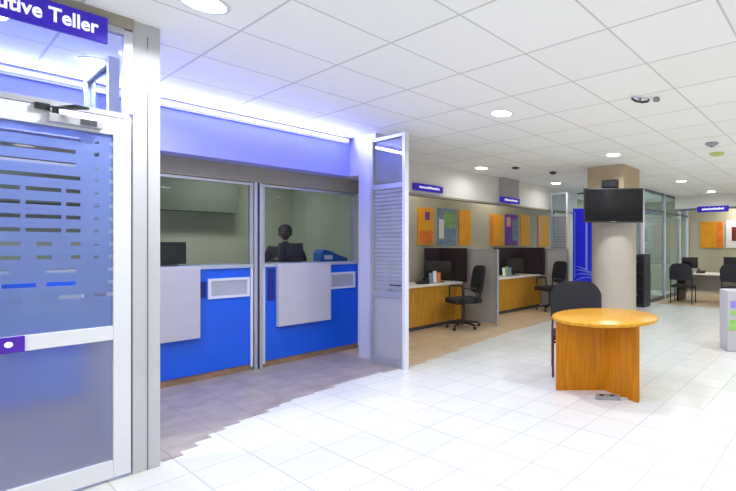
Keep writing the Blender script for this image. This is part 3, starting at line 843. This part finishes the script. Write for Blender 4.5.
for s_ in (-1, 1):
    chain(3, [(s_ * .175, .02, 1.445), (s_ * .22, .0, 1.34), (s_ * .24, -.03, 1.17), (s_ * .19, -.16, 1.245), (s_ * .14, -.27, 1.32)], [.078, .066, .058, .05, .04])
place(skin_mesh(V, Ed, Rd), 'shirt', SHIRT, pr)
V = [(0, 0, .93), (0, 0, 1.0)]; Ed = [(0, 1)]; Rd = [(.18, .135), (.175, .13)]
for s_ in (-1, 1):
    chain(0, [(s_ * .098, 0, .84), (s_ * .10, .0, .68), (s_ * .10, -.005, .48), (s_ * .10, .015, .28), (s_ * .10, .02, .10)], [.105, .092, .074, .066, .058])
place(skin_mesh(V, Ed, Rd), 'trousers', BPL, pr)
for s_ in (-1, 1):
    MB().ell((s_ * .107, -.06, .042), (.05, .14, .042), 18, 10).build('shoe', HAIR, pr, smooth=True)

# ------------------------------------------------------------------ ceiling things
lab = {}
LP = [(1.06, 3.24, 'round ceiling light nearest the camera at top left'),
      (3.81, 3.20, 'round ceiling light at middle of the white ceiling'),
      (6.56, 3.16, 'round ceiling light just before the column head'),
      (10.11, 3.17, 'round ceiling light right of the column above the office glass'),
      (12.5, 3.10, 'round ceiling light nearest to the far right sign'),
      (6.27, 5.76, 'round ceiling light near bulkhead between the two hanging signs'),
      (8.77, 5.70, 'round ceiling light left of the column near blue banner'),
      (.93, 5.0, 'round ceiling light seen through glass above the door'),
      (.30, 4.5, 'round ceiling light seen behind the purple door sign')]
extra = [(-1.7, .5), (1.06, .5), (3.81, .5), (6.56, .5), (9.31, .5), (12.06, .5), (1.06, -2.2), (3.81, -2.2), (6.56, -2.2), (9.31, -2.2), (12.06, -2.2), (-1.7, -2.2), (-1.7, 3.2)]  # unseen downlights added to give the hall its ambient light
proto = None
def downlight(x, y, label, e, group):
    r = thing('ceiling_light', label, 'ceiling light', (x, y, H), 0, group)
    MB().lathe([(.11, -.008), (.13, -.008), (.136, 0), (.11, 0), (.11, -.008)], seg=36, cap=False).build('trim_ring', WALU, r)
    MB().lathe([(0, -.0075), (.11, -.0075), (.11, -.002), (0, -.002)], seg=32).build('diffuser', LAMP, r)
    return r
PW = 27
r0 = None
ld = bpy.data.lights.new('downlight', 'AREA'); ld.shape = 'DISK'; ld.size = .2; ld.spread = math.radians(155); ld.energy = PW; ld.color = (.96, .985, 1)
ld_soft = ld.copy(); ld_soft.energy = 4
def put_light(r, e=None):
    l = bpy.data.objects.new('downlight', ld); COL.objects.link(l); l.parent = r; l.location = (0, 0, -.012)
    if abs(r.location.y - 5.75) < .2 or 12.4 < r.location.x < 13 : l.data = ld_soft
for x, y, lb in LP:
    if r0 is None: r0 = downlight(x, y, lb, PW, 'round ceiling lights in view'); r = r0
    else: r = dup(r0, (x, y, H), 0, lb)
    made = r
    LPd = LP
    lab[r.name] = r
for x, y in extra:
    r = dup(r0, (x, y, H), 0, 'added round ceiling light over the hall, unseen outside the picture', 'added round ceiling lights beyond the frame')
    lab[r.name] = r
for r in lab.values(): put_light(r)
# office and teller room lamps
for x, y, lb in ((12.4, 5.6, 'flat ceiling light inside the glass office'), (2.6, 7.1, 'flat ceiling light over person in teller room'), (.4, 7.1, 'flat ceiling light in the left half of teller room'),
                 (5.4, 6.72, 'flat light over first desk behind the bulkhead'), (7.9, 6.72, 'flat light over second desk behind the bulkhead'), (14.0, 2.6, 'flat light behind the far bulkhead')):
    zc = 2.72 if (y > 6.9 and x < 3.9) else H
    r = thing('panel_light', lb, 'ceiling light', (x, y, zc))
    MB().box(-.3, .3, -.15, .15, -.03, 0, .004).build('light_frame', WALU, r)
    MB().box(-.28, .28, -.13, .13, -.034, -.03).build('diffuser', mat('panel_diffuser', (255, 255, 255), .5, emit=(255, 252, 240), es=4), r)
    e = 12 if zc < 2.8 else (5 if x < 9 else (90 if x < 13 else 30))
    area('panel_lamp', (0, 0, -.04), .56, .26, e, (1, .98, .95), (0, 0, 0), r)
# camera dome / sprinkler arm, detector, sensor
g = thing('ceiling_speaker_arm', 'dark curved bracket hanging under ceiling tiles', 'ceiling fitting', (4.18, 1.72, H))
MB().lathe([(0, -.012), (.03, -.012), (.04, 0), (0, 0)], seg=20).build('ceiling_plate', WALU, g)
MB().tube([(-.09, .05, -.03), (-.04, .03, -.045), (.03, -.01, -.045), (.08, -.05, -.03), (.09, -.055, -.012)], .012, 8).tube([(0, 0, 0), (0, 0, -.045)], .008, 8).build('bracket_arm', DGREY, g, smooth=True)
MB().lathe([(0, -.05), (.03, -.04), (.035, -.02), (.02, 0), (0, 0)], .10, -.13, 16).build('sensor_head', SILV, g, smooth=True)
g = thing('smoke_detector', 'grey round detector under ceiling at right', 'detector', (6.63, 1.64, H))
MB().lathe([(0, -.05), (.05, -.045), (.09, -.02), (.09, 0), (0, 0)], seg=24).build('detector_body', SILV, g, smooth=True)
MB().lathe([(0, -.056), (.02, -.056), (.02, -.048), (0, -.048)], seg=12).build('detector_lamp', DGREY, g)
g = thing('smoke_detector', 'yellow green round fitting under ceiling behind grey detector', 'detector', (7.39, 1.75, H))
MB().lathe([(0, -.05), (.06, -.045), (.11, -.02), (.11, 0), (0, 0)], seg=24).build('detector_body', YELG, g, smooth=True)
g = thing('smoke_detector', 'small dark dot shaped sensor near light left of column', 'detector', (7.43, 4.90, H))
MB().lathe([(0, -.05), (.04, -.045), (.07, -.02), (.07, 0), (0, 0)], seg=24).build('detector_body', DGREY, g, smooth=True)
g = thing('smoke_detector', 'small grey sensor beside the drop panel above second desk', 'detector', (6.6, 5.2, H))
MB().lathe([(0, -.03), (.04, -.03), (.07, -.02), (.07, 0), (0, 0)], seg=24).build('detector_body', DGREY, g, smooth=True)

# ------------------------------------------------------------------ world, camera
w = bpy.data.worlds.new('World'); S.world = w; w.use_nodes = True
w.node_tree.nodes['Background'].inputs[0].default_value = (.9, .95, 1, 1)
w.node_tree.nodes['Background'].inputs[1].default_value = .4
cam = bpy.data.cameras.new('Camera'); co = bpy.data.objects.new('Camera', cam); COL.objects.link(co)
cam.sensor_width = 36; cam.lens = 444.91 / 736 * 36; cam.shift_x = (368 - 545) / 736; cam.shift_y = .5 / 736
cam.clip_start = .05
co.location = (0, 0, 1.5); co.rotation_euler = (PI / 2, 0, th - PI / 2)
S.camera = co
vs = S.view_settings
vs.view_transform = 'Standard'; vs.look = 'None'; vs.exposure = 0; vs.gamma = 1; vs.use_curve_mapping = False
